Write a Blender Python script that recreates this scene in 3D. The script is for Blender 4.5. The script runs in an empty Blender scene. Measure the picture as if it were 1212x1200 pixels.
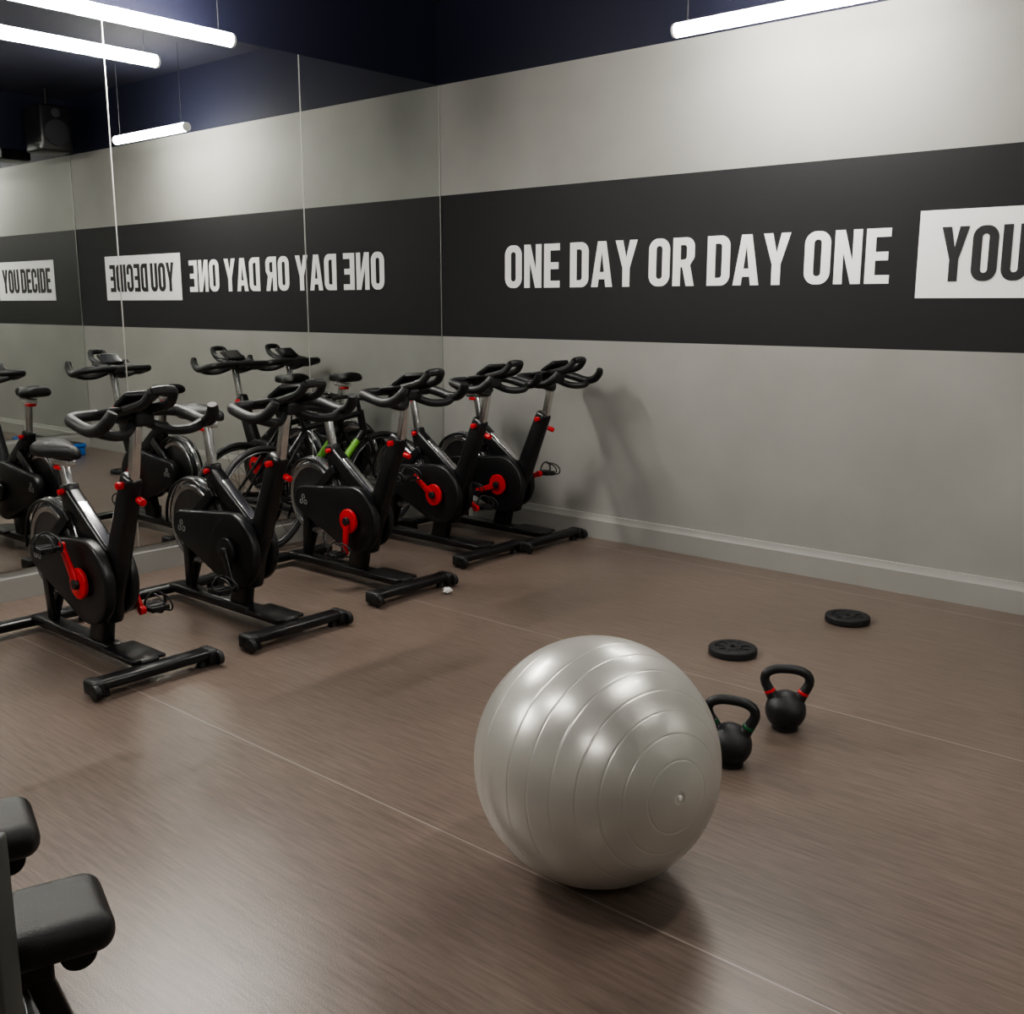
import bpy, bmesh, math, random
from mathutils import Vector, Matrix
random.seed(4)
scene = bpy.context.scene
COL = scene.collection
try:
    scene.view_settings.view_transform='AgX'
    scene.view_settings.look='AgX - Medium High Contrast'
except Exception as ex:
    print('look', ex)

# ------------------------------------------------------------------ materials
def new_mat(name):
    m = bpy.data.materials.new(name); m.use_nodes = True
    nt = m.node_tree
    return m, nt, nt.nodes['Principled BSDF']

def simple(name, col, rough=0.5, metal=0.0, var=0.08, scale=20.0, bump=0.0, coat=0.0, spec=0.5):
    m, nt, b = new_mat(name)
    N = nt.nodes; L = nt.links
    geo = N.new('ShaderNodeTexCoord')
    noi = N.new('ShaderNodeTexNoise'); noi.inputs['Scale'].default_value = scale
    noi.inputs['Detail'].default_value = 4
    L.new(geo.outputs['Object'], noi.inputs['Vector'])
    ramp = N.new('ShaderNodeValToRGB')
    lo = [max(0, c*(1-var)) for c in col]; hi = [min(1, c*(1+var)) for c in col]
    ramp.color_ramp.elements[0].position = 0.3; ramp.color_ramp.elements[1].position = 0.7
    ramp.color_ramp.elements[0].color = (*lo, 1); ramp.color_ramp.elements[1].color = (*hi, 1)
    L.new(noi.outputs['Fac'], ramp.inputs['Fac'])
    L.new(ramp.outputs['Color'], b.inputs['Base Color'])
    b.inputs['Roughness'].default_value = rough
    b.inputs['Metallic'].default_value = metal
    b.inputs['Specular IOR Level'].default_value = spec
    b.inputs['Coat Weight'].default_value = coat
    if bump > 0:
        bp = N.new('ShaderNodeBump'); bp.inputs['Strength'].default_value = bump
        bp.inputs['Distance'].default_value = 0.002
        n2 = N.new('ShaderNodeTexNoise'); n2.inputs['Scale'].default_value = scale*8
        L.new(geo.outputs['Object'], n2.inputs['Vector'])
        L.new(n2.outputs['Fac'], bp.inputs['Height']); L.new(bp.outputs['Normal'], b.inputs['Normal'])
    return m

M_black   = simple('satin_black_paint', (0.009,0.009,0.010), 0.30, 0, 0.1)
M_guard   = simple('black_guard_plastic', (0.009,0.009,0.010), 0.36, 0, 0.1)
M_rubber  = simple('black_rubber', (0.011,0.011,0.012), 0.48, 0, 0.15, 60, 0.3)
M_vinyl   = simple('black_vinyl', (0.010,0.010,0.011), 0.36, 0, 0.15, 90, 0.5)
M_chrome  = simple('brushed_aluminium', (0.75,0.75,0.75), 0.22, 1.0, 0.05)
M_steel   = simple('flywheel_steel', (0.50,0.50,0.51), 0.26, 1.0, 0.08)
M_darkst  = simple('dark_flywheel', (0.13,0.13,0.135), 0.32, 0.9, 0.1)
M_red     = simple('red_enamel', (0.58,0.010,0.018), 0.35, 0, 0.05)
M_green   = simple('green_enamel', (0.17,0.42,0.05), 0.40, 0, 0.05)
M_dgreen  = simple('green_band', (0.0,0.08,0.025), 0.4, 0, 0.05)
M_blue    = simple('blue_plastic', (0.02,0.14,0.48), 0.45, 0, 0.05)
M_white   = simple('white_plastic', (0.8,0.8,0.78), 0.4, 0, 0.02)
M_logo    = simple('grey_logo_print', (0.25,0.25,0.25), 0.5, 0, 0.02)
M_cone    = simple('speaker_cone', (0.02,0.02,0.025), 0.6, 0, 0.05)
M_screen  = simple('console_glass', (0.01,0.01,0.012), 0.08, 0, 0.05)
M_iron    = simple('powder_coat_iron', (0.009,0.010,0.012), 0.40, 0, 0.2, 60, 0.4)
M_plate   = simple('plate_rubber', (0.012,0.012,0.014), 0.6, 0, 0.2, 40, 0.4)
M_greypost= simple('grey_green_paint', (0.08,0.085,0.08), 0.5, 0, 0.05)
M_letterW = simple('white_sign_paint', (0.96,0.96,0.96), 0.6, 0, 0.005)
M_letterB = simple('black_sign_paint', (0.016,0.016,0.018), 0.6, 0, 0.05)
M_ball    = simple('pearl_silver_pvc', (0.62,0.61,0.57), 0.31, 0.55, 0.02, 3, 0, 0.15)
M_skirt   = simple('grey_baseboard_paint', (0.325,0.322,0.302), 0.5, 0, 0.03, 3)
M_trimmet = simple('mirror_edge_metal', (0.55,0.55,0.52), 0.35, 0.7, 0.02)
NAVY = (0.010,0.011,0.027)
M_navy    = simple('navy_ceiling_paint', NAVY, 0.75, 0, 0.1, 2)

def mirror_mat():
    m, nt, b = new_mat('mirror_glass')
    N=nt.nodes; L=nt.links
    n=N.new('ShaderNodeTexNoise'); n.inputs['Scale'].default_value=2
    r=N.new('ShaderNodeValToRGB'); r.color_ramp.elements[0].color=(0.79,0.81,0.79,1); r.color_ramp.elements[1].color=(0.82,0.84,0.82,1)
    L.new(n.outputs['Fac'], r.inputs['Fac']); L.new(r.outputs['Color'], b.inputs['Base Color'])
    b.inputs['Metallic'].default_value=1; b.inputs['Roughness'].default_value=0.0
    return m
M_mirror = mirror_mat()

def emis_mat(strength):
    m, nt, b = new_mat('led_diffuser')
    b.inputs['Base Color'].default_value=(0.9,0.9,0.9,1)
    b.inputs['Emission Color'].default_value=(1.0,0.96,0.89,1)
    b.inputs['Emission Strength'].default_value=strength
    return m
M_led = emis_mat(80.0)
M_ledmid = emis_mat(108.0)
M_ledhi = emis_mat(195.0)

def wall_mat(name, band):
    m, nt, b = new_mat(name); N=nt.nodes; L=nt.links
    g=N.new('ShaderNodeNewGeometry'); s=N.new('ShaderNodeSeparateXYZ'); L.new(g.outputs['Position'], s.inputs[0])
    n=N.new('ShaderNodeTexNoise'); n.inputs['Scale'].default_value=1.6; n.inputs['Detail'].default_value=5
    L.new(g.outputs['Position'], n.inputs['Vector'])
    r=N.new('ShaderNodeValToRGB'); r.color_ramp.elements[0].position=0.3; r.color_ramp.elements[1].position=0.72
    r.color_ramp.elements[0].color=(0.295,0.293,0.276,1); r.color_ramp.elements[1].color=(0.35,0.348,0.328,1)
    L.new(n.outputs['Fac'], r.inputs['Fac'])
    def gt(th):
        a=N.new('ShaderNodeMath'); a.operation='GREATER_THAN'; a.inputs[1].default_value=th
        L.new(s.outputs['Z'], a.inputs[0]); return a.outputs[0]
    cur=r.outputs['Color']
    def mix(fac,colsock,col):
        mx=N.new('ShaderNodeMix'); mx.data_type='RGBA'
        L.new(fac, mx.inputs['Factor']); L.new(colsock, mx.inputs[6]); mx.inputs[7].default_value=(*col,1)
        return mx.outputs[2]
    if band:
        su=N.new('ShaderNodeMath'); su.operation='SUBTRACT'
        L.new(gt(1.273), su.inputs[0]); L.new(gt(2.242), su.inputs[1])
        cur=mix(su.outputs[0], cur, (0.019,0.019,0.021))
    cur=mix(gt(2.972), cur, NAVY)
    L.new(cur, b.inputs['Base Color'])
    b.inputs['Roughness'].default_value=0.6
    b.inputs['Specular IOR Level'].default_value=0.3
    n2=N.new('ShaderNodeTexNoise'); n2.inputs['Scale'].default_value=60
    L.new(g.outputs['Position'], n2.inputs['Vector'])
    bp=N.new('ShaderNodeBump'); bp.inputs['Strength'].default_value=0.12; bp.inputs['Distance'].default_value=0.003
    L.new(n2.outputs['Fac'], bp.inputs['Height']); L.new(bp.outputs['Normal'], b.inputs['Normal'])
    return m
M_wallband = wall_mat('grey_wall_with_black_band', True)
M_wallgrey = wall_mat('grey_wall_paint', False)

def floor_mat():
    m, nt, b = new_mat('wood_effect_vinyl'); N=nt.nodes; L=nt.links
    g=N.new('ShaderNodeNewGeometry')
    mp=N.new('ShaderNodeMapping'); mp.inputs['Scale'].default_value=(3.2,46,1); L.new(g.outputs['Position'], mp.inputs['Vector'])
    n=N.new('ShaderNodeTexNoise'); n.inputs['Scale'].default_value=1.6; n.inputs['Detail'].default_value=8; n.inputs['Roughness'].default_value=0.70
    L.new(mp.outputs[0], n.inputs['Vector'])
    r=N.new('ShaderNodeValToRGB')
    e=r.color_ramp.elements; e[0].position=0.28; e[0].color=(0.104,0.077,0.062,1); e[1].position=0.74; e[1].color=(0.224,0.173,0.144,1)
    L.new(n.outputs['Fac'], r.inputs['Fac'])
    n3=N.new('ShaderNodeTexNoise'); n3.inputs['Scale'].default_value=220; n3.inputs['Detail'].default_value=2
    L.new(g.outputs['Position'], n3.inputs['Vector'])
    n4=N.new('ShaderNodeTexNoise'); n4.inputs['Scale'].default_value=1.1; n4.inputs['Detail'].default_value=3
    L.new(g.outputs['Position'], n4.inputs['Vector'])
    mx=N.new('ShaderNodeMix'); mx.data_type='RGBA'; mx.blend_type='OVERLAY'; mx.inputs['Factor'].default_value=0.25
    L.new(r.outputs['Color'], mx.inputs[6]); L.new(n4.outputs['Fac'], mx.inputs[7])
    s=N.new('ShaderNodeSeparateXYZ'); L.new(g.outputs['Position'], s.inputs[0])
    acc=None
    for y0 in (-0.2,-1.80,-3.41,-5.02,-6.63):
        c=N.new('ShaderNodeMath'); c.operation='COMPARE'; c.inputs[1].default_value=y0; c.inputs[2].default_value=0.003
        L.new(s.outputs['Y'], c.inputs[0])
        if acc is None: acc=c.outputs[0]
        else:
            a=N.new('ShaderNodeMath'); a.operation='ADD'; L.new(acc,a.inputs[0]); L.new(c.outputs[0],a.inputs[1]); acc=a.outputs[0]
    sc=N.new('ShaderNodeMath'); sc.operation='MULTIPLY'; sc.inputs[1].default_value=0.6; L.new(acc, sc.inputs[0])
    m2=N.new('ShaderNodeMix'); m2.data_type='RGBA'; L.new(sc.outputs[0], m2.inputs['Factor'])
    L.new(mx.outputs[2], m2.inputs[6]); m2.inputs[7].default_value=(0.42,0.37,0.33,1)
    L.new(m2.outputs[2], b.inputs['Base Color'])
    mr=N.new('ShaderNodeMapRange'); mr.inputs['To Min'].default_value=0.27; mr.inputs['To Max'].default_value=0.33
    L.new(n4.outputs['Fac'], mr.inputs['Value']); L.new(mr.outputs[0], b.inputs['Roughness'])
    bp=N.new('ShaderNodeBump'); bp.inputs['Strength'].default_value=0.25; bp.inputs['Distance'].default_value=0.002
    L.new(n3.outputs['Fac'], bp.inputs['Height']); L.new(bp.outputs['Normal'], b.inputs['Normal'])
    b.inputs['Specular IOR Level'].default_value=0.5
    return m
M_floor = floor_mat()

# ------------------------------------------------------------------ mesh helpers
def finish(name, bm, mat, parent=None, loc=(0,0,0), angle=35):
    bmesh.ops.remove_doubles(bm, verts=bm.verts, dist=1e-6)
    bmesh.ops.recalc_face_normals(bm, faces=bm.faces)
    me = bpy.data.meshes.new(name); bm.to_mesh(me); bm.free()
    for p in me.polygons: p.use_smooth = True
    me.set_sharp_from_angle(angle=math.radians(angle))
    me.materials.append(mat)
    o = bpy.data.objects.new(name, me); COL.objects.link(o)
    o.location = loc
    if parent: o.parent = parent
    return o

def empty(name, loc=(0,0,0), rz=0):
    o = bpy.data.objects.new(name, None); COL.objects.link(o)
    o.location = loc; o.rotation_euler = (0,0,rz); o.empty_display_size = 0.1
    return o

def merge(bm, t, mat4=None):
    if mat4 is not None: bmesh.ops.transform(t, matrix=mat4, verts=t.verts)
    me = bpy.data.meshes.new('tmp'); t.to_mesh(me); t.free(); bm.from_mesh(me); bpy.data.meshes.remove(me)

def rbox(bm, c, s, bev=0.0, seg=3, rot=None):
    t = bmesh.new(); bmesh.ops.create_cube(t, size=1)
    bmesh.ops.scale(t, vec=s, verts=t.verts)
    if bev > 0: bmesh.ops.bevel(t, geom=list(t.edges), offset=bev, segments=seg, profile=0.5, affect='EDGES')
    m = Matrix.Translation(c)
    if rot is not None: m = m @ rot
    merge(bm, t, m)

def frame_from(d, up=Vector((0,1,0))):
    z = d.normalized()
    x = up.cross(z)
    if x.length < 1e-4: x = Vector((1,0,0)).cross(z)
    x.normalize(); y = z.cross(x)
    return Matrix((x,y,z)).transposed().to_4x4()

def beam(bm, p0, p1, a, b, bev=0.01, a1=None, b1=None, up=Vector((0,1,0))):
    p0=Vector(p0); p1=Vector(p1); d=p1-p0; Ln=d.length
    t=bmesh.new(); bmesh.ops.create_cube(t, size=1)
    a1=a if a1 is None else a1; b1=b if b1 is None else b1
    for v in t.verts:
        f = v.co.z+0.5
        v.co = Vector((v.co.x*(a+(a1-a)*f), v.co.y*(b+(b1-b)*f), v.co.z*Ln))
    if bev>0: bmesh.ops.bevel(t, geom=list(t.edges), offset=bev, segments=3, profile=0.5, affect='EDGES')
    merge(bm, t, Matrix.Translation((p0+p1)/2) @ frame_from(d, up))

def cyl(bm, p0, p1, r0, r1=None, seg=24, bev=0.0):
    p0=Vector(p0); p1=Vector(p1); d=p1-p0
    r1 = r0 if r1 is None else r1
    t=bmesh.new(); bmesh.ops.create_cone(t, cap_ends=True, segments=seg, radius1=r0, radius2=r1, depth=d.length)
    if bev>0:
        ed=[e for e in t.edges if len(e.link_faces)==2 and any(len(f.verts)>4 for f in e.link_faces)]
        bmesh.ops.bevel(t, geom=ed, offset=bev, segments=3, profile=0.5, affect='EDGES')
    merge(bm, t, Matrix.Translation((p0+p1)/2) @ frame_from(d))

def catmull(pts, sub, closed=False):
    P=[Vector(p) for p in pts]; n=len(P); out=[]
    rng = n if closed else n-1
    for i in range(rng):
        if closed: a,b,c,d = P[(i-1)%n],P[i],P[(i+1)%n],P[(i+2)%n]
        else: a,b,c,d = P[max(i-1,0)],P[i],P[i+1],P[min(i+2,n-1)]
        for k in range(sub):
            t=k/sub
            out.append(0.5*((2*b)+(c-a)*t+(2*a-5*b+4*c-d)*t*t+(3*b-a-3*c+d)*t**3))
    if not closed: out.append(P[-1])
    return out

def sweep(bm, pts, r, seg=12, sub=6, closed=False, radii=None, squash=1.0):
    Q=catmull(pts, sub, closed); n=len(Q)
    if radii:
        R=[]
        for i in range(n):
            f=i/sub; k=int(f); k2=min(k+1,len(radii)-1) if not closed else (k+1)%len(radii)
            k=min(k,len(radii)-1); R.append(radii[k]+(radii[k2]-radii[k])*(f-int(f)))
    else: R=[r]*n
    T=[]
    for i in range(n):
        if closed: T.append((Q[(i+1)%n]-Q[i-1]).normalized())
        else: T.append((Q[min(i+1,n-1)]-Q[max(i-1,0)]).normalized())
    u=Vector((0,0,1))
    if abs(T[0].dot(u))>0.9: u=Vector((1,0,0))
    u=(u-T[0]*u.dot(T[0])).normalized()
    rings=[]
    for i in range(n):
        u=(u-T[i]*u.dot(T[i])).normalized(); w=T[i].cross(u)
        rings.append([bm.verts.new(Q[i]+(u*math.cos(2*math.pi*k/seg)*squash+w*math.sin(2*math.pi*k/seg))*R[i]) for k in range(seg)])
    m = n if closed else n-1
    for i in range(m):
        A=rings[i]; B=rings[(i+1)%n]
        for k in range(seg):
            bm.faces.new((A[k],A[(k+1)%seg],B[(k+1)%seg],B[k]))
    if not closed:
        bm.faces.new(rings[0]); bm.faces.new(rings[-1])

def lathe(bm, prof, seg=48, mat4=None):
    t=bmesh.new(); rings=[]
    for r,z in prof:
        if r<1e-6: rings.append([t.verts.new((0,0,z))])
        else: rings.append([t.verts.new((r*math.cos(2*math.pi*k/seg), r*math.sin(2*math.pi*k/seg), z)) for k in range(seg)])
    for A,B in zip(rings[:-1], rings[1:]):
        if len(A)==1 and len(B)==1: continue
        for k in range(seg):
            k2=(k+1)%seg
            if len(A)==1: t.faces.new((A[0],B[k],B[k2]))
            elif len(B)==1: t.faces.new((A[k],A[k2],B[0]))
            else: t.faces.new((A[k],A[k2],B[k2],B[k]))
    merge(bm, t, mat4)

def prism(bm, outline, y0, y1, bev=0.006):
    t=bmesh.new()
    vs=[t.verts.new((x,y0,z)) for x,z in outline]
    f=t.faces.new(vs)
    r=bmesh.ops.extrude_face_region(t, geom=[f])
    nv=[g for g in r['geom'] if isinstance(g,bmesh.types.BMVert)]
    bmesh.ops.translate(t, vec=(0,y1-y0,0), verts=nv)
    if bev>0:
        ed=[e for e in t.edges if any(len(q.verts)>4 for q in e.link_faces)]
        bmesh.ops.bevel(t, geom=ed, offset=bev, segments=3, profile=0.5, affect='EDGES')
    merge(bm, t)

def hull2(c0,r0,c1,r1,n=24):
    pts=[]
    for (c,r) in ((c0,r0),(c1,r1)):
        for k in range(48):
            a=2*math.pi*k/48; pts.append((c[0]+r*math.cos(a), c[1]+r*math.sin(a)))
    pts=sorted(set(pts))
    def half(ps):
        h=[]
        for p in ps:
            while len(h)>=2 and (h[-1][0]-h[-2][0])*(p[1]-h[-2][1])-(h[-1][1]-h[-2][1])*(p[0]-h[-2][0])<=1e-9: h.pop()
            h.append(p)
        return h
    lo=half(pts); up=half(pts[::-1])
    return lo[:-1]+up[:-1]

AX_Y = Matrix.Rotation(math.radians(90),4,'X')

# ------------------------------------------------------------------ room shell
MX = 0.03; W  = 5.29
YB = -8.5; XR = 8.0; HC = 3.5
def slab(name, lo, hi, mat):
    bm=bmesh.new(); c=[(a+b)/2 for a,b in zip(lo,hi)]; s=[b-a for a,b in zip(lo,hi)]
    rbox(bm,c,s); return finish(name,bm,mat)
slab('floor', (-0.1,YB-0.1,-0.1),(XR+0.1,0.1,0), M_floor)
slab('ceiling', (-0.1,YB-0.1,HC),(XR+0.1,0.1,HC+0.1), M_navy)
slab('wall_back', (0,0,0),(XR+0.1,0.1,HC), M_wallband)
slab('wall_left', (-0.1,YB,0),(0,0.1,HC), M_wallgrey)
slab('wall_front', (-0.1,YB-0.1,0),(XR+0.1,YB,HC), M_wallgrey)
slab('wall_right', (XR,YB,0),(XR+0.1,-3.2,HC), M_wallgrey)
slab('wall_partition', (W+0.02,-3.2,0),(W+0.16,0,HC), M_wallgrey)
slab('wall_return', (W+0.16,-3.2,0),(XR+0.1,-3.06,HC), M_wallgrey)

def baseboard(name, p0, p1, nrm):
    bm=bmesh.new(); p0=Vector(p0); p1=Vector(p1); n=Vector(nrm)
    prof=[(0,0),(0.024,0),(0.024,0.118),(0.016,0.132),(0.012,0.155),(0,0.158)]
    A=[bm.verts.new(p0+n*a+Vector((0,0,z))) for a,z in prof]
    B=[bm.verts.new(p1+n*a+Vector((0,0,z))) for a,z in prof]
    k=len(prof)
    for i in range(k): bm.faces.new((A[i],A[(i+1)%k],B[(i+1)%k],B[i]))
    bm.faces.new(A); bm.faces.new(B)
    finish(name,bm,M_skirt,angle=20)
baseboard('baseboard_back',(0,0,0),(W+0.02,0,0),(0,-1,0))
baseboard('baseboard_left',(0,YB,0),(0,-0.02,0),(1.25,0,0))
baseboard('baseboard_partition',(W+0.02,-3.2,0),(W+0.02,-0.02,0),(-1,0,0))
baseboard('baseboard_right',(XR,YB,0),(XR,-3.2,0),(-1,0,0))
baseboard('baseboard_front',(0,YB,0),(XR,YB,0),(0,1,0))

ys=[-0.006,-1.20,-2.45,-3.70,-4.95,-6.20]
for a,b in zip(ys[:-1],ys[1:]):
    slab('wall_mirror',(0.0,b+0.003,0.160),(MX,a-0.003,2.972),M_mirror)
n=0
for y in ys:
    n+=1
    slab('trim_%d'%n,(0.0,y-0.003,0.160),(MX+0.002,y+0.003,2.972),M_trimmet)
ys2=[-0.006,-1.2,-2.2,-3.19]
for a,b in zip(ys2[:-1],ys2[1:]):
    slab('wall_mirror',(W,b+0.003,0.160),(W+0.02,a-0.003,2.972),M_mirror)
for y in ys2:
    n+=1
    slab('trim_%d'%n,(W-0.002,y-0.003,0.160),(W+0.02,y+0.003,2.972),M_trimmet)

# ------------------------------------------------------------------ lettering
def arc(cx,cy,rx,ry,a0,a1,n=10):
    return [(cx+rx*math.cos(math.radians(a0+(a1-a0)*i/n)), cy+ry*math.sin(math.radians(a0+(a1-a0)*i/n))) for i in range(n+1)]
def rr(x0,y0,x1,y1,r,left=True,right=True):
    p=[]
    p += arc(x1-r,y0+r,r,r,-90,0) if right else [(x1,y0)]
    p += arc(x1-r,y1-r,r,r,0,90) if right else [(x1,y1)]
    p += arc(x0+r,y1-r,r,r,90,180) if left else [(x0,y1)]
    p += arc(x0+r,y0+r,r,r,180,270) if left else [(x0,y0)]
    return p
def glyph(ch,w,h,s):
    v=s*0.84
    if ch=='O': return [rr(0,0,w,h,w*0.44), rr(s,v,w-s,h-v,(w-2*s)*0.45)],w
    if ch=='D': return [rr(0,0,w,h,w*0.40,left=False), rr(s,v,w-s,h-v,(w-2*s)*0.42,left=False)],w
    if ch=='E':
        w=w*0.88
        return [[(0,0),(w,0),(w,v),(s,v),(s,h*.42),(w*.92,h*.42),(w*.92,h*.42+v),(s,h*.42+v),(s,h-v),(w,h-v),(w,h),(0,h)]],w
    if ch=='N': return [[(0,0),(s*.92,0),(s*.92,h*.58),(w-s*1.02,0),(w,0),(w,h),(w-s*.92,h),(w-s*.92,h*.42),(s*1.02,h),(0,h)]],w
    if ch=='I': return [[(0,0),(s,0),(s,h),(0,h)]],s
    if ch=='A':
        w=w*1.10; q=s*.98; f=lambda t:q+(w/2-q)*t
        return [[(0,0),(q,0),(f(.22),h*.17),(w-f(.22),h*.17),(w-q,0),(w,0),(w/2+s*.60,h),(w/2-s*.60,h)],
                [(f(.43),h*.33),(w-f(.43),h*.33),(w/2,h*.78)]],w
    if ch=='Y':
        w=w*1.10
        return [[(w/2-s/2,0),(w/2+s/2,0),(w/2+s/2,h*.40),(w,h),(w-s*1.05,h),(w/2,h*.62),(s*1.05,h),(0,h),(w/2-s/2,h*.40)]],w
    if ch=='U':
        r=w*.44; ri=(w-2*s)*.45
        return [[(0,h)]+arc(r,r,r,r,180,270)+arc(w-r,r,r,r,270,360)+[(w,h),(w-s,h)]+arc(w-s-ri,v+ri,ri,ri,360,270)+arc(s+ri,v+ri,ri,ri,270,180)+[(s,h)]],w
    if ch=='C':
        r=w*.44; ri=(w-2*s)*.45
        return [[(w,h*.37)]+arc(w-r,r,r,r,0,-90)+arc(r,r,r,r,270,180)+arc(r,h-r,r,r,180,90)+arc(w-r,h-r,r,r,90,0)+[(w,h*.63),(w-s,h*.63)]
                +arc(w-s-ri,h-v-ri,ri,ri,0,90)+arc(s+ri,h-v-ri,ri,ri,90,180)+arc(s+ri,v+ri,ri,ri,180,270)+arc(w-s-ri,v+ri,ri,ri,270,360)+[(w-s,h*.37)]],w
    if ch=='R':
        r=w*.38
        return [[(0,0),(s,0),(s,h*.39),(w*.44,h*.39),(w-s*1.04,0),(w,0),(w*.80,h*.43)]+arc(w-r,h*.43+r*.95,r,r*.8,-40,0,6)+arc(w-r,h-r,r,r,0,90)+[(0,h)],
                rr(s,h*.39+v,w-s,h-v,(w-2*s)*.42,left=False)],w
def lettering(name,text,x0,x1,z0,h,w,s,g,sp,mat,parent,y):
    cu=bpy.data.curves.new(name,'CURVE'); cu.dimensions='2D'; cu.fill_mode='BOTH'; cu.extrude=0.0012
    loops=[]; x=0
    for ch in text:
        if ch==' ': x+=sp-g; continue
        L,gw=glyph(ch,w,h,s)
        for lp in L: loops.append([(x+a,b) for a,b in lp])
        x+=gw+g
    tot=x-g; k=(x1-x0)/tot
    for lp in loops:
        clean=[]
        for p in lp:
            if not clean or (abs(p[0]-clean[-1][0])+abs(p[1]-clean[-1][1]))>1e-5: clean.append(p)
        sp_=cu.splines.new('POLY'); sp_.points.add(len(clean)-1)
        for i,p in enumerate(clean): sp_.points[i].co=(p[0]*k,p[1],0,1)
        sp_.use_cyclic_u=True
    o=bpy.data.objects.new(name+'_c',cu); COL.objects.link(o)
    dg=bpy.context.evaluated_depsgraph_get(); me=bpy.data.meshes.new_from_object(o.evaluated_get(dg))
    me.materials.clear(); me.materials.append(mat)
    bpy.data.objects.remove(o)
    ob=bpy.data.objects.new(name,me); COL.objects.link(ob)
    ob.rotation_euler=(math.radians(90),0,0); ob.location=(x0,y,z0); ob.parent=parent
sg=empty('wall_slogan')
lettering('slogan_letters','ONE DAY OR DAY ONE',0.63,3.245,1.605,0.278,0.146,0.052,0.022,0.084,M_letterW,sg,-0.0022)
bm=bmesh.new(); rbox(bm,(4.065,-0.0015,1.744),(1.36,0.003,0.425)); finish('white_panel',bm,M_letterW,sg)
lettering('panel_letters','YOU DECIDE',3.497,4.66,1.612,0.262,0.130,0.047,0.020,0.06,M_letterB,sg,-0.0045)

# ------------------------------------------------------------------ suspended LED battens
def led(p0,p1,mat=None):
    p0=Vector(p0); p1=Vector(p1); c=(p0+p1)/2
    e=empty('linear_pendant_light',c)
    d=(p1-p0); ax=d.normalized(); r=0.034
    bm=bmesh.new(); cyl(bm,p0-c+ax*0.012,p1-c-ax*0.012,r,seg=20); finish('diffuser_tube',bm,mat or M_led,e)
    bm=bmesh.new()
    cyl(bm,p0-c,p0-c+ax*0.014,r+0.001,seg=20); cyl(bm,p1-c-ax*0.014,p1-c,r+0.001,seg=20); finish('end_caps',bm,M_white,e)
    bm=bmesh.new()
    for t in (0.07,0.93):
        q=p0-c+d*t; cyl(bm,q+Vector((0,0,r-0.002)),q+Vector((0,0,HC-c.z)),0.0025,seg=8)
    finish('suspension_wires',bm,M_chrome,e)
ZL=2.868
led((0.40,-1.92,ZL),(0.40,-3.12,ZL),M_ledhi)
led((2.27,-0.56,ZL),(3.37,-0.56,ZL),M_ledmid)
led((4.5,-1.9,ZL),(4.5,-3.1,ZL))  # unseen batten, added as fill light for the room
led((2.3,-4.7,ZL),(3.5,-4.7,ZL))  # another added fill batten, kept out of view
led((0.6,-5.2,ZL),(0.6,-6.4,ZL),M_ledhi)  # stronger fill added on the mirror side, outside the frame
led((5.2,-6.2,ZL),(6.4,-6.2,ZL))  # added fill batten behind the camera

# ------------------------------------------------------------------ saddle
def saddle(name, parent, x, z, y=0):
    bm=bmesh.new(); secs=[]
    L=[(-0.135,0.050,0.018,0.010),(-0.125,0.080,0.030,0.012),(-0.09,0.094,0.036,0.010),(-0.04,0.082,0.036,0.004),
       (0.01,0.052,0.034,0.0),(0.06,0.032,0.031,-0.001),(0.11,0.025,0.028,-0.002),(0.135,0.020,0.022,-0.005),(0.145,0.010,0.010,-0.008)]
    seg=20
    for lx,hw,th,dz in L:
        ring=[]
        for k in range(seg):
            a=2*math.pi*k/seg; cx=math.cos(a); sz=math.sin(a)
            px=math.copysign(abs(cx)**0.75,cx)*hw; pz=math.copysign(abs(sz)**0.8,sz)*th
            pz -= 0.25*(abs(px)/0.1)**2*0.06
            ring.append(bm.verts.new((x+lx,y+px,z+dz+pz)))
        secs.append(ring)
    for A,B in zip(secs[:-1],secs[1:]):
        for k in range(seg): bm.faces.new((A[k],A[(k+1)%seg],B[(k+1)%seg],B[k]))
    bm.faces.new(secs[0]); bm.faces.new(secs[-1])
    finish(name,bm,M_vinyl,parent,angle=60)

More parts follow.
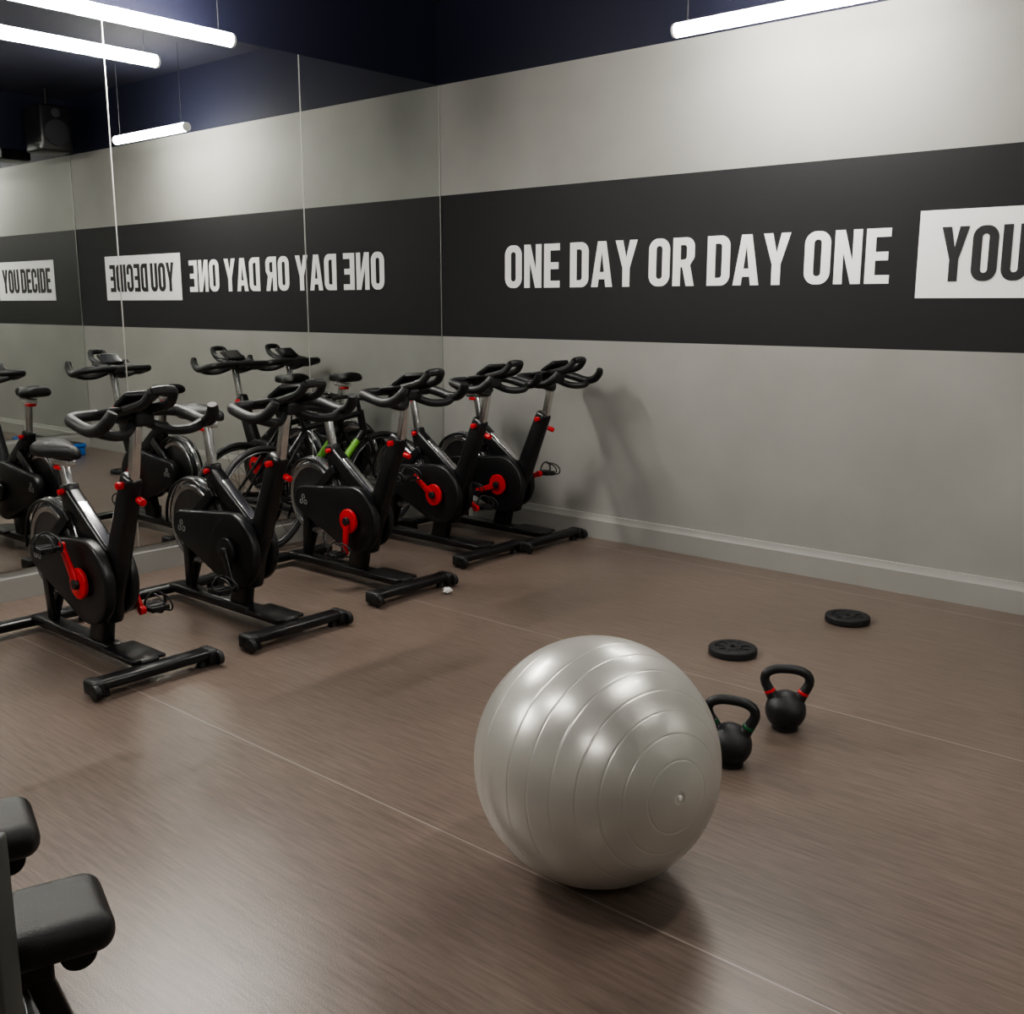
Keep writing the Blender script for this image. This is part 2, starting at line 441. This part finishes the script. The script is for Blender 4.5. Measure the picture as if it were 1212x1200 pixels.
# ------------------------------------------------------------------ spin bike (front faces +X, origin under front stabiliser)
def spin_bike(loc, crank_deg, seat_z, rz=0.0, bar_dz=0.0, crank_mat=None):
    e=empty('spin_bike',loc,rz)
    bm=bmesh.new()
    for x in (0.0,-1.02):
        rbox(bm,(x,0,0.052),(0.082,0.54,0.042),0.016)
    rbox(bm,(-0.51,0,0.066),(0.98,0.085,0.045),0.012)
    rbox(bm,(-0.16,0,0.083),(0.26,0.15,0.016),0.006)
    finish('base_frame',bm,M_black,e)
    bm=bmesh.new()
    for x in (0.0,-1.02):
        for s in (-1,1):
            rbox(bm,(x,s*0.255,0.042),(0.098,0.05,0.064),0.014)
            cyl(bm,(x,s*0.22,0.0),(x,s*0.22,0.034),0.026,0.020,seg=16)
    for s in (-1,1): cyl(bm,(0.045,s*0.262,0.036),(0.045,s*0.285,0.036),0.030,seg=20,bev=0.004)
    finish('rubber_feet',bm,M_rubber,e)
    bm=bmesh.new()
    beam(bm,(-0.42,0,0.07),(-0.36,0,0.30),0.12,0.06,0.012,0.10,0.06)
    beam(bm,(-0.86,0.0,0.07),(-0.78,0.055,0.40),0.06,0.022,0.006,0.05,0.022)
    beam(bm,(-0.86,0.0,0.07),(-0.78,-0.055,0.40),0.06,0.022,0.006,0.05,0.022)
    finish('lower_supports',bm,M_black,e)
    bm=bmesh.new()
    beam(bm,(-0.335,0,0.20),(-0.065,0,0.84),0.120,0.075,0.02,0.090,0.066)
    finish('front_post',bm,M_black,e)
    bm=bmesh.new()
    beam(bm,(-0.06,0,0.80),(-0.005,0,1.035+bar_dz),0.046,0.036,0.010)
    beam(bm,(-0.585,0,0.66),(-0.635,0,seat_z-0.055),0.046,0.036,0.010)
    beam(bm,(-0.72,0,seat_z-0.052),(-0.56,0,seat_z-0.048),0.028,0.036,0.006)
    finish('telescopic_posts',bm,M_chrome,e)
    bm=bmesh.new()
    beam(bm,(-0.60,0,0.70),(-0.20,0,0.40),0.085,0.07,0.018,0.11,0.07)
    beam(bm,(-0.575,0,0.62),(-0.605,0,0.745),0.075,0.062,0.014)
    beam(bm,(-0.50,0,0.60),(-0.36,0,0.35),0.09,0.055,0.015)
    for s in (-1,1): beam(bm,(-0.54,s*0.046,0.62),(-0.77,s*0.05,0.43),0.05,0.02,0.006,0.06,0.02)
    finish('main_frame',bm,M_black,e)
    bm=bmesh.new()
    beam(bm,(-0.50,0,0.677),(-0.275,0,0.515),0.012,0.044,0.004)
    finish('frame_top_plate',bm,M_chrome,e)
    hub=Matrix.Translation((-0.77,0,0.43)) @ AX_Y
    bm=bmesh.new()
    lathe(bm,[(0.0,-0.012),(0.14,-0.012),(0.172,-0.016),(0.172,0.016),(0.14,0.012),(0,0.012)],48,hub)
    finish('flywheel_disc',bm,M_darkst,e)
    bm=bmesh.new()
    lathe(bm,[(0.172,-0.022),(0.192,-0.026),(0.203,-0.018),(0.205,0),(0.203,0.018),(0.192,0.026),(0.172,0.022),(0.170,0),(0.172,-0.022)],64,hub)
    finish('flywheel_rim',bm,M_steel,e)
    bm=bmesh.new()
    pts=[(-0.77+0.222*math.cos(math.radians(a)),0,0.43+0.222*math.sin(math.radians(a))) for a in range(20,200,15)]
    for s in (-0.032,0.032): sweep(bm,[(p[0],s,p[2]) for p in pts],0.008,8,3)
    finish('flywheel_guard_rails',bm,M_black,e)
    bm=bmesh.new()
    sweep(bm,[(p[0],0,p[2]) for p in pts],0.014,8,3)
    finish('flywheel_guard_hoop',bm,M_chrome,e)
    bm=bmesh.new()
    prism(bm,hull2((-0.36,0.365),0.182,(-0.77,0.43),0.078),-0.088,-0.036,0.012)
    prism(bm,hull2((-0.36,0.365),0.165,(-0.55,0.40),0.10),0.036,0.075,0.012)
    finish('belt_guard',bm,M_guard,e)
    bm=bmesh.new()
    lathe(bm,[(0.150,-0.0015),(0.154,0.0),(0.158,-0.0015)],48,Matrix.Translation((-0.36,-0.0885,0.365))@AX_Y)
    finish('guard_ring',bm,M_rubber,e)
    bm=bmesh.new()
    for dx,dz in ((0,0.018),(-0.018,-0.012),(0.018,-0.012)):
        lathe(bm,[(0.009,0),(0.014,0),(0.014,0.001),(0.009,0.001),(0.009,0)],20,Matrix.Translation((-0.765+dx,-0.0885,0.43+dz))@AX_Y)
    finish('guard_emblem',bm,M_logo,e)
    a=math.radians(crank_deg); c=Vector((-0.36,0,0.365)); d=Vector((math.cos(a),0,math.sin(a)))
    bm=bmesh.new()
    for s in (-1,1):
        y=s*0.108 if s<0 else 0.095
        cyl(bm,(c.x,y-0.009,c.z),(c.x,y+0.009,c.z),0.066,seg=32,bev=0.004)
        q=c+d*(0.172 if s<0 else -0.172)
        beam(bm,(c.x,y+s*0.012,c.z),(q.x,y+s*0.02,q.z),0.040,0.020,0.006,0.030,0.018)
        cyl(bm,(q.x,y+s*0.008,q.z),(q.x,y+s*0.034,q.z),0.019,seg=20,bev=0.003)
    finish('cranks',bm,crank_mat or M_red,e)
    bm=bmesh.new()
    cyl(bm,(c.x,-0.135,c.z),(c.x,0.125,c.z),0.022,seg=20,bev=0.003)
    for s in (-1,1):
        y=s*0.108 if s<0 else 0.095
        q=c+d*(0.172 if s<0 else -0.172)
        cyl(bm,(q.x,y+s*0.03,q.z),(q.x,y+s*0.12,q.z),0.009,seg=12)
        yc=y+s*0.085
        rbox(bm,(q.x+0.038,yc,q.z),(0.014,0.085,0.024),0.004); rbox(bm,(q.x-0.038,yc,q.z),(0.014,0.085,0.024),0.004)
        rbox(bm,(q.x,yc-0.038,q.z),(0.09,0.010,0.02),0.003); rbox(bm,(q.x,yc+0.038,q.z),(0.09,0.010,0.02),0.003)
        rbox(bm,(q.x,yc,q.z),(0.035,0.08,0.026),0.005)
        for k in (-0.022,0.022):
            sweep(bm,[(q.x+0.04,yc+k,q.z-0.008),(q.x+0.09,yc+k,q.z+0.0),(q.x+0.105,yc+k*0.8,q.z+0.03),(q.x+0.075,yc+k*0.7,q.z+0.058),(q.x+0.02,yc+k*0.6,q.z+0.066)],0.004,6,3)
        sweep(bm,[(q.x,yc-0.045,q.z),(q.x,yc-0.047,q.z+0.035),(q.x,yc-0.02,q.z+0.066),(q.x,yc+0.02,q.z+0.066),(q.x,yc+0.047,q.z+0.035),(q.x,yc+0.045,q.z)],0.005,6,3)
    finish('pedals',bm,M_rubber,e)
    bm=bmesh.new()
    cyl(bm,(-0.085,-0.03,0.80),(-0.085,-0.060,0.80),0.015,seg=16,bev=0.004)
    cyl(bm,(-0.03,0,0.745),(0.008,0,0.735),0.015,seg=16,bev=0.004)
    cyl(bm,(-0.59,-0.03,0.715),(-0.59,-0.056,0.715),0.013,seg=16,bev=0.004)
    rbox(bm,(-0.66,0,seat_z-0.075),(0.06,0.045,0.018),0.006)
    finish('red_adjusters',bm,M_red,e)
    B=1.045+bar_dz
    bm=bmesh.new()
    R=0.021
    for s in (-1,1):
        sweep(bm,[(-0.08,0.0,B+0.022),(-0.095,s*0.09,B+0.024),(-0.10,s*0.17,B+0.022),(-0.075,s*0.225,B+0.018),(-0.01,s*0.238,B+0.005),
                  (0.075,s*0.236,B-0.012),(0.14,s*0.228,B-0.004),(0.190,s*0.216,B+0.032),(0.205,s*0.206,B+0.062)],R,12,5,
                  radii=[R,R,0.022,0.024,0.024,0.024,0.024,0.024,0.019])
        sweep(bm,[(0.10,s*0.232,B-0.012),(0.115,s*0.16,B-0.035),(0.075,s*0.09,B-0.035),(0.02,s*0.03,B-0.005)],0.020,10,5)
        sweep(bm,[(-0.06,s*0.055,B+0.03),(0.02,s*0.062,B+0.045),(0.10,s*0.064,B+0.062),(0.165,s*0.055,B+0.085),(0.20,s*0.045,B+0.125)],0.019,10,5)
        rbox(bm,(-0.015,s*0.095,B+0.046),(0.11,0.065,0.018),0.008,rot=Matrix.Rotation(math.radians(-8),4,'Y'))
    sweep(bm,[(0.20,-0.045,B+0.125),(0.21,0,B+0.130),(0.20,0.045,B+0.125)],0.019,10,5)
    rbox(bm,(-0.02,0,B+0.01),(0.17,0.085,0.055),0.014)
    finish('handlebar',bm,M_rubber,e)
    bm=bmesh.new()
    rot=Matrix.Rotation(math.radians(-30),4,'Y')
    rbox(bm,(0.015,0,B+0.083),(0.115,0.15,0.024),0.008,rot=rot)
    finish('console',bm,M_guard,e)
    bm=bmesh.new()
    rbox(bm,Vector((0.015,0,B+0.083))+rot@Vector((0,0,0.0122)),(0.09,0.12,0.002),0,rot=rot)
    finish('console_screen',bm,M_screen,e)
    saddle('saddle',e,-0.645,seat_z)
    return e
spin_bike((1.625,-3.300,0),120,0.885,bar_dz=0.015)
spin_bike((1.605,-2.575,0),-65,0.985,crank_mat=M_black)
spin_bike((1.500,-1.745,0),-95,0.955)
spin_bike((1.295,-0.900,0),145,0.985)
spin_bike((1.345,-0.375,0),200,0.965)

# ------------------------------------------------------------------ bicycle parked along the mirror
def bicycle(loc):
    e=empty('bicycle',loc)
    r=0.315; y0=-0.48; y1=0.48
    bm=bmesh.new()
    for y in (y0,y1):
        pts=[(0,y+r*math.cos(2*math.pi*k/32),r+0.018+r*math.sin(2*math.pi*k/32)) for k in range(32)]
        sweep(bm,pts,0.018,10,1,closed=True)
    finish('tyres',bm,M_rubber,e)
    bm=bmesh.new()
    for y in (y0,y1):
        c=Vector((0,y,r+0.018)); cyl(bm,c+Vector((-0.03,0,0)),c+Vector((0.03,0,0)),0.015,seg=12)
        pts=[(0,y+(r-0.024)*math.cos(2*math.pi*k/32),r+0.018+(r-0.024)*math.sin(2*math.pi*k/32)) for k in range(32)]
        sweep(bm,pts,0.008,6,1,closed=True)
        for k in range(20):
            a=2*math.pi*k/20; cyl(bm,c+Vector((0.015 if k%2 else -0.015,0,0)),c+Vector((0,(r-0.02)*math.cos(a),(r-0.02)*math.sin(a))),0.0015,seg=5)
    finish('rims_and_spokes',bm,M_darkst,e)
    h=Vector((0,0.30,0.80)); st=Vector((0,-0.16,0.74)); bb=Vector((0,-0.06,0.29)); hb=Vector((0,0.325,0.68))
    bm=bmesh.new(); cyl(bm,bb.lerp(hb,0.40),bb.lerp(hb,0.85),0.024,seg=14); finish('green_down_tube',bm,M_green,e)
    bm=bmesh.new()
    for a,b,rr_ in ((st,h,0.019),(bb,hb,0.022),(bb,st,0.018),(h+Vector((0,0,0.02)),hb-Vector((0,-0.01,0.03)),0.024)): cyl(bm,a,b,rr_,seg=14)
    for s in (-1,1):
        cyl(bm,bb+Vector((s*0.03,0,0)),(s*0.05,y0,r+0.018),0.010,seg=10); cyl(bm,st+Vector((s*0.02,0,-0.03)),(s*0.05,y0,r+0.018),0.009,seg=10)
        sweep(bm,[(s*0.03,0.335,0.66),(s*0.045,0.37,0.56),(s*0.05,y1,r+0.018)],0.012,8,4)
    finish('black_frame',bm,M_black,e)
    bm=bmesh.new()
    cyl(bm,st,st+Vector((0,-0.03,0.14)),0.013,seg=12); cyl(bm,h,h+Vector((0,-0.02,0.10)),0.014,seg=12)
    sweep(bm,[(-0.09,0.15,0.90),(-0.07,0.25,0.905),(0,0.31,0.895),(0.08,0.32,0.905),(0.16,0.25,0.92)],0.013,10,4)
    rbox(bm,(0,-0.20,0.895),(0.11,0.24,0.045),0.02)
    cyl(bm,bb+Vector((-0.04,0,0)),bb+Vector((0.05,0,0)),0.02,seg=14)
    lathe(bm,[(0.07,0),(0.085,0),(0.085,0.004),(0.07,0.004),(0.07,0)],30,Matrix.Translation(bb+Vector((0.045,0,0)))@Matrix.Rotation(math.radians(90),4,'Y'))
    beam(bm,bb+Vector((0.06,0,0)),bb+Vector((0.065,-0.12,-0.11)),0.02,0.012,0.003,up=Vector((1,0,0)))
    beam(bm,bb+Vector((-0.055,0,0)),bb+Vector((-0.06,0.12,0.11)),0.02,0.012,0.003,up=Vector((1,0,0)))
    rbox(bm,bb+Vector((0.100,-0.12,-0.11)),(0.07,0.07,0.02),0.005)
    cyl(bm,bb+Vector((0.0,0,0)),(0.10,-0.10,0.0),0.008,seg=8)
    finish('saddle_bars_and_drive',bm,M_black,e)
bicycle((0.150,-1.20,0))

# ------------------------------------------------------------------ exercise ball
def ball():
    r=0.325; c=Vector((3.843,-3.295,r))
    ax=Vector((0.9588,-0.2729,0.074)).normalized()
    m=frame_from(ax,Vector((0,0,1)))
    bm=bmesh.new(); prof=[]
    ridges=[16,27,37,47,58,69,80,100,111,122,133,143,153,164]
    N=900
    for i in range(N+1):
        a=180*i/N; dr=0
        for q in ridges: dr-=0.0009*math.exp(-((a-q)/0.32)**2)
        if a<3: dr-=0.0035*(1-(a/3)**2)
        prof.append(((r+dr)*math.sin(math.radians(a)),(r+dr)*math.cos(math.radians(a))))
    prof[0]=(0,prof[0][1]); prof[-1]=(0,prof[-1][1])
    lathe(bm,prof,160,m)
    e=empty('exercise_ball',c)
    finish('ball_shell',bm,M_ball,e,angle=80)
    bm=bmesh.new(); lathe(bm,[(0,0.004),(0.005,0.0035),(0.0075,0.001),(0.0075,-0.004),(0,-0.004)],20,Matrix.Translation(ax*(r-0.002))@m)
    finish('valve_plug',bm,M_white,e)
ball()

# ------------------------------------------------------------------ kettlebells
def kettlebell(loc, rz, band, k=1.0):
    e=empty('kettlebell',loc,rz)
    R=0.072; cz=0.072
    bm=bmesh.new(); prof=[(0,0),(0.040,0),(0.046,0.003)]
    for i in range(4,33):
        a=math.radians(-90+180*i/32)
        x=R*math.cos(a); z=cz+R*math.sin(a)
        if z>0.006 and x>=0: prof.append((max(x,0.046) if z<0.02 else x,z))
    prof[-1]=(0,cz+R)
    lathe(bm,prof,48); finish('cast_body',bm,M_iron,e,angle=50)
    bm=bmesh.new()
    P=[(-0.042,0,0.112),(-0.060,0,0.142),(-0.077,0,0.178),(-0.071,0,0.206),(-0.042,0,0.222),(0,0,0.226),(0.042,0,0.222),(0.071,0,0.206),(0.077,0,0.178),(0.060,0,0.142),(0.042,0,0.112)]
    sweep(bm,P,0.0165,16,6,radii=[0.024,0.019,0.0165,0.0165,0.0165,0.0165,0.0165,0.0165,0.0165,0.019,0.024])
    finish('handle',bm,M_iron,e,angle=60)
    bm=bmesh.new()
    for s in (-1,1): cyl(bm,(s*0.0565,0,0.136),(s*0.0610,0,0.146),0.0210,0.0200,seg=24,bev=0.002)
    finish('colour_bands',bm,band,e)
kettlebell((3.788,-2.07,0),math.radians(28),M_red)
kettlebell((3.785,-2.465,0),math.radians(18),M_dgreen)

# ------------------------------------------------------------------ weight plates
def plate(loc,rz):
    e=empty('weight_plate',loc,rz)
    R=0.105; h=0.034
    bm=bmesh.new()
    lathe(bm,[(0.016,0.002),(0.095,0.0),(0.102,0.002),(R,0.007),(R,h-0.007),(0.102,h-0.002),(0.096,h),(0.078,h),(0.074,h-0.006),(0.040,h-0.006),(0.036,h),(0.020,h),(0.016,h-0.003),(0.016,0.002)],64)
    finish('plate_disc',bm,M_plate,e,angle=30)
    bm=bmesh.new()
    for k in range(8):
        a=2*math.pi*k/8
        rbox(bm,(0.057*math.cos(a),0.057*math.sin(a),h-0.0045),(0.034,0.010,0.006),0.002,rot=Matrix.Rotation(a,4,'Z'))
    finish('raised_ribs',bm,M_plate,e)
    bm=bmesh.new(); lathe(bm,[(0.0125,0.001),(0.016,0.001),(0.0165,h+0.0005),(0.0125,h+0.0005),(0.0125,0.001)],24)
    finish('bore_sleeve',bm,M_darkst,e)
plate((3.425,-0.685,0),0.3); plate((3.24,-1.465,0),1.0)

# ------------------------------------------------------------------ benches in the foreground
def bench(loc, rz, post=False):
    e=empty('weight_bench',loc,rz)
    w=0.20
    bm=bmesh.new()
    rbox(bm,(0,-0.17,0.425),(w,0.34,0.074),0.034,6)
    rbox(bm,(0,-0.75,0.425),(w+0.03,0.78,0.074),0.034,6)
    finish('padding',bm,M_vinyl,e,angle=60)
    bm=bmesh.new()
    rbox(bm,(0,-0.60,0.350),(0.05,1.0,0.06),0.008)
    beam(bm,(0,-0.13,0.34),(0.0,-0.04,0.03),0.045,0.045,0.008,up=Vector((1,0,0)))
    beam(bm,(0,-1.02,0.34),(0.0,-1.10,0.03),0.045,0.045,0.008,up=Vector((1,0,0)))
    rbox(bm,(0,-0.04,0.035),(0.30,0.05,0.05),0.008); rbox(bm,(0,-1.10,0.035),(0.40,0.05,0.05),0.008)
    cyl(bm,(-0.04,-0.06,0.368),(0.04,-0.06,0.368),0.032,seg=24,bev=0.006)
    rbox(bm,(0,-0.2,0.383),(0.12,0.25,0.012),0.003); rbox(bm,(0,-0.75,0.383),(0.14,0.6,0.012),0.003)
    finish('steel_frame',bm,M_black,e)
    bm=bmesh.new()
    for x,y in ((-0.15,-0.04),(0.15,-0.04),(-0.20,-1.10),(0.20,-1.10)): rbox(bm,(x,y,0.034),(0.03,0.058,0.068),0.008)
    finish('end_caps',bm,M_rubber,e)
    if post:
        bm=bmesh.new(); rbox(bm,(0.185,-0.203,0.35),(0.06,0.06,0.70),0.005,rot=Matrix.Rotation(math.radians(58),4,'Z')); rbox(bm,(0.085,-0.207,0.345),(0.14,0.04,0.04),0.004)
        finish('upright_post',bm,M_greypost,e)
bench((3.665,-4.562,0),math.radians(-18),True)
bench((3.255,-4.505,0),math.radians(-18),False)

# ------------------------------------------------------------------ small things
e=empty('step_platform',(4.95,-0.47,0))
bm=bmesh.new(); rbox(bm,(0,0,0.10),(0.42,0.26,0.04),0.016)
for x in (-0.15,0.15): rbox(bm,(x,0,0.042),(0.09,0.24,0.084),0.012)
finish('blue_deck',bm,M_blue,e)
bm=bmesh.new(); rbox(bm,(0,0,0.121),(0.37,0.21,0.006),0.002); finish('rubber_top',bm,M_rubber,e)

e=empty('ceiling_speaker',(4.85,-0.42,3.12))
bm=bmesh.new(); rbox(bm,(0,0,0),(0.34,0.30,0.42),0.02); cyl(bm,(0,0,0.2),(0,0,HC-3.12),0.015,seg=12); finish('cabinet',bm,M_black,e)
bm=bmesh.new()
cyl(bm,(-0.166,0,-0.04),(-0.180,0,-0.04),0.12,seg=32,bev=0.004); cyl(bm,(-0.166,0,0.14),(-0.176,0,0.14),0.045,seg=24,bev=0.003)
finish('speaker_cones',bm,M_cone,e)

bm=bmesh.new(); bmesh.ops.create_icosphere(bm,subdivisions=3,radius=0.022)
for v in bm.verts:
    f=1+0.35*math.sin(v.co.x*300+1)*math.sin(v.co.y*260)*math.cos(v.co.z*310)
    v.co*=f; v.co.z=v.co.z*0.7+0.0
mz=min(v.co.z for v in bm.verts)
for v in bm.verts: v.co.z-=mz
finish('crumpled_tissue',bm,M_white,None,(1.625,-1.60,0),60)

# ------------------------------------------------------------------ world, camera
w=bpy.data.worlds.new('World'); scene.world=w; w.use_nodes=True
w.node_tree.nodes['Background'].inputs[0].default_value=(0.5,0.52,0.55,1); w.node_tree.nodes['Background'].inputs[1].default_value=0.2
cam=bpy.data.cameras.new('camera'); co=bpy.data.objects.new('camera',cam); COL.objects.link(co)
cam.sensor_fit='HORIZONTAL'; cam.sensor_width=36; cam.lens=36*1230/1212; cam.clip_start=0.02
co.location=(5.357,-5.383,1.51); co.rotation_euler=(math.radians(90-11.13),0,math.radians(40.93))
scene.camera=co
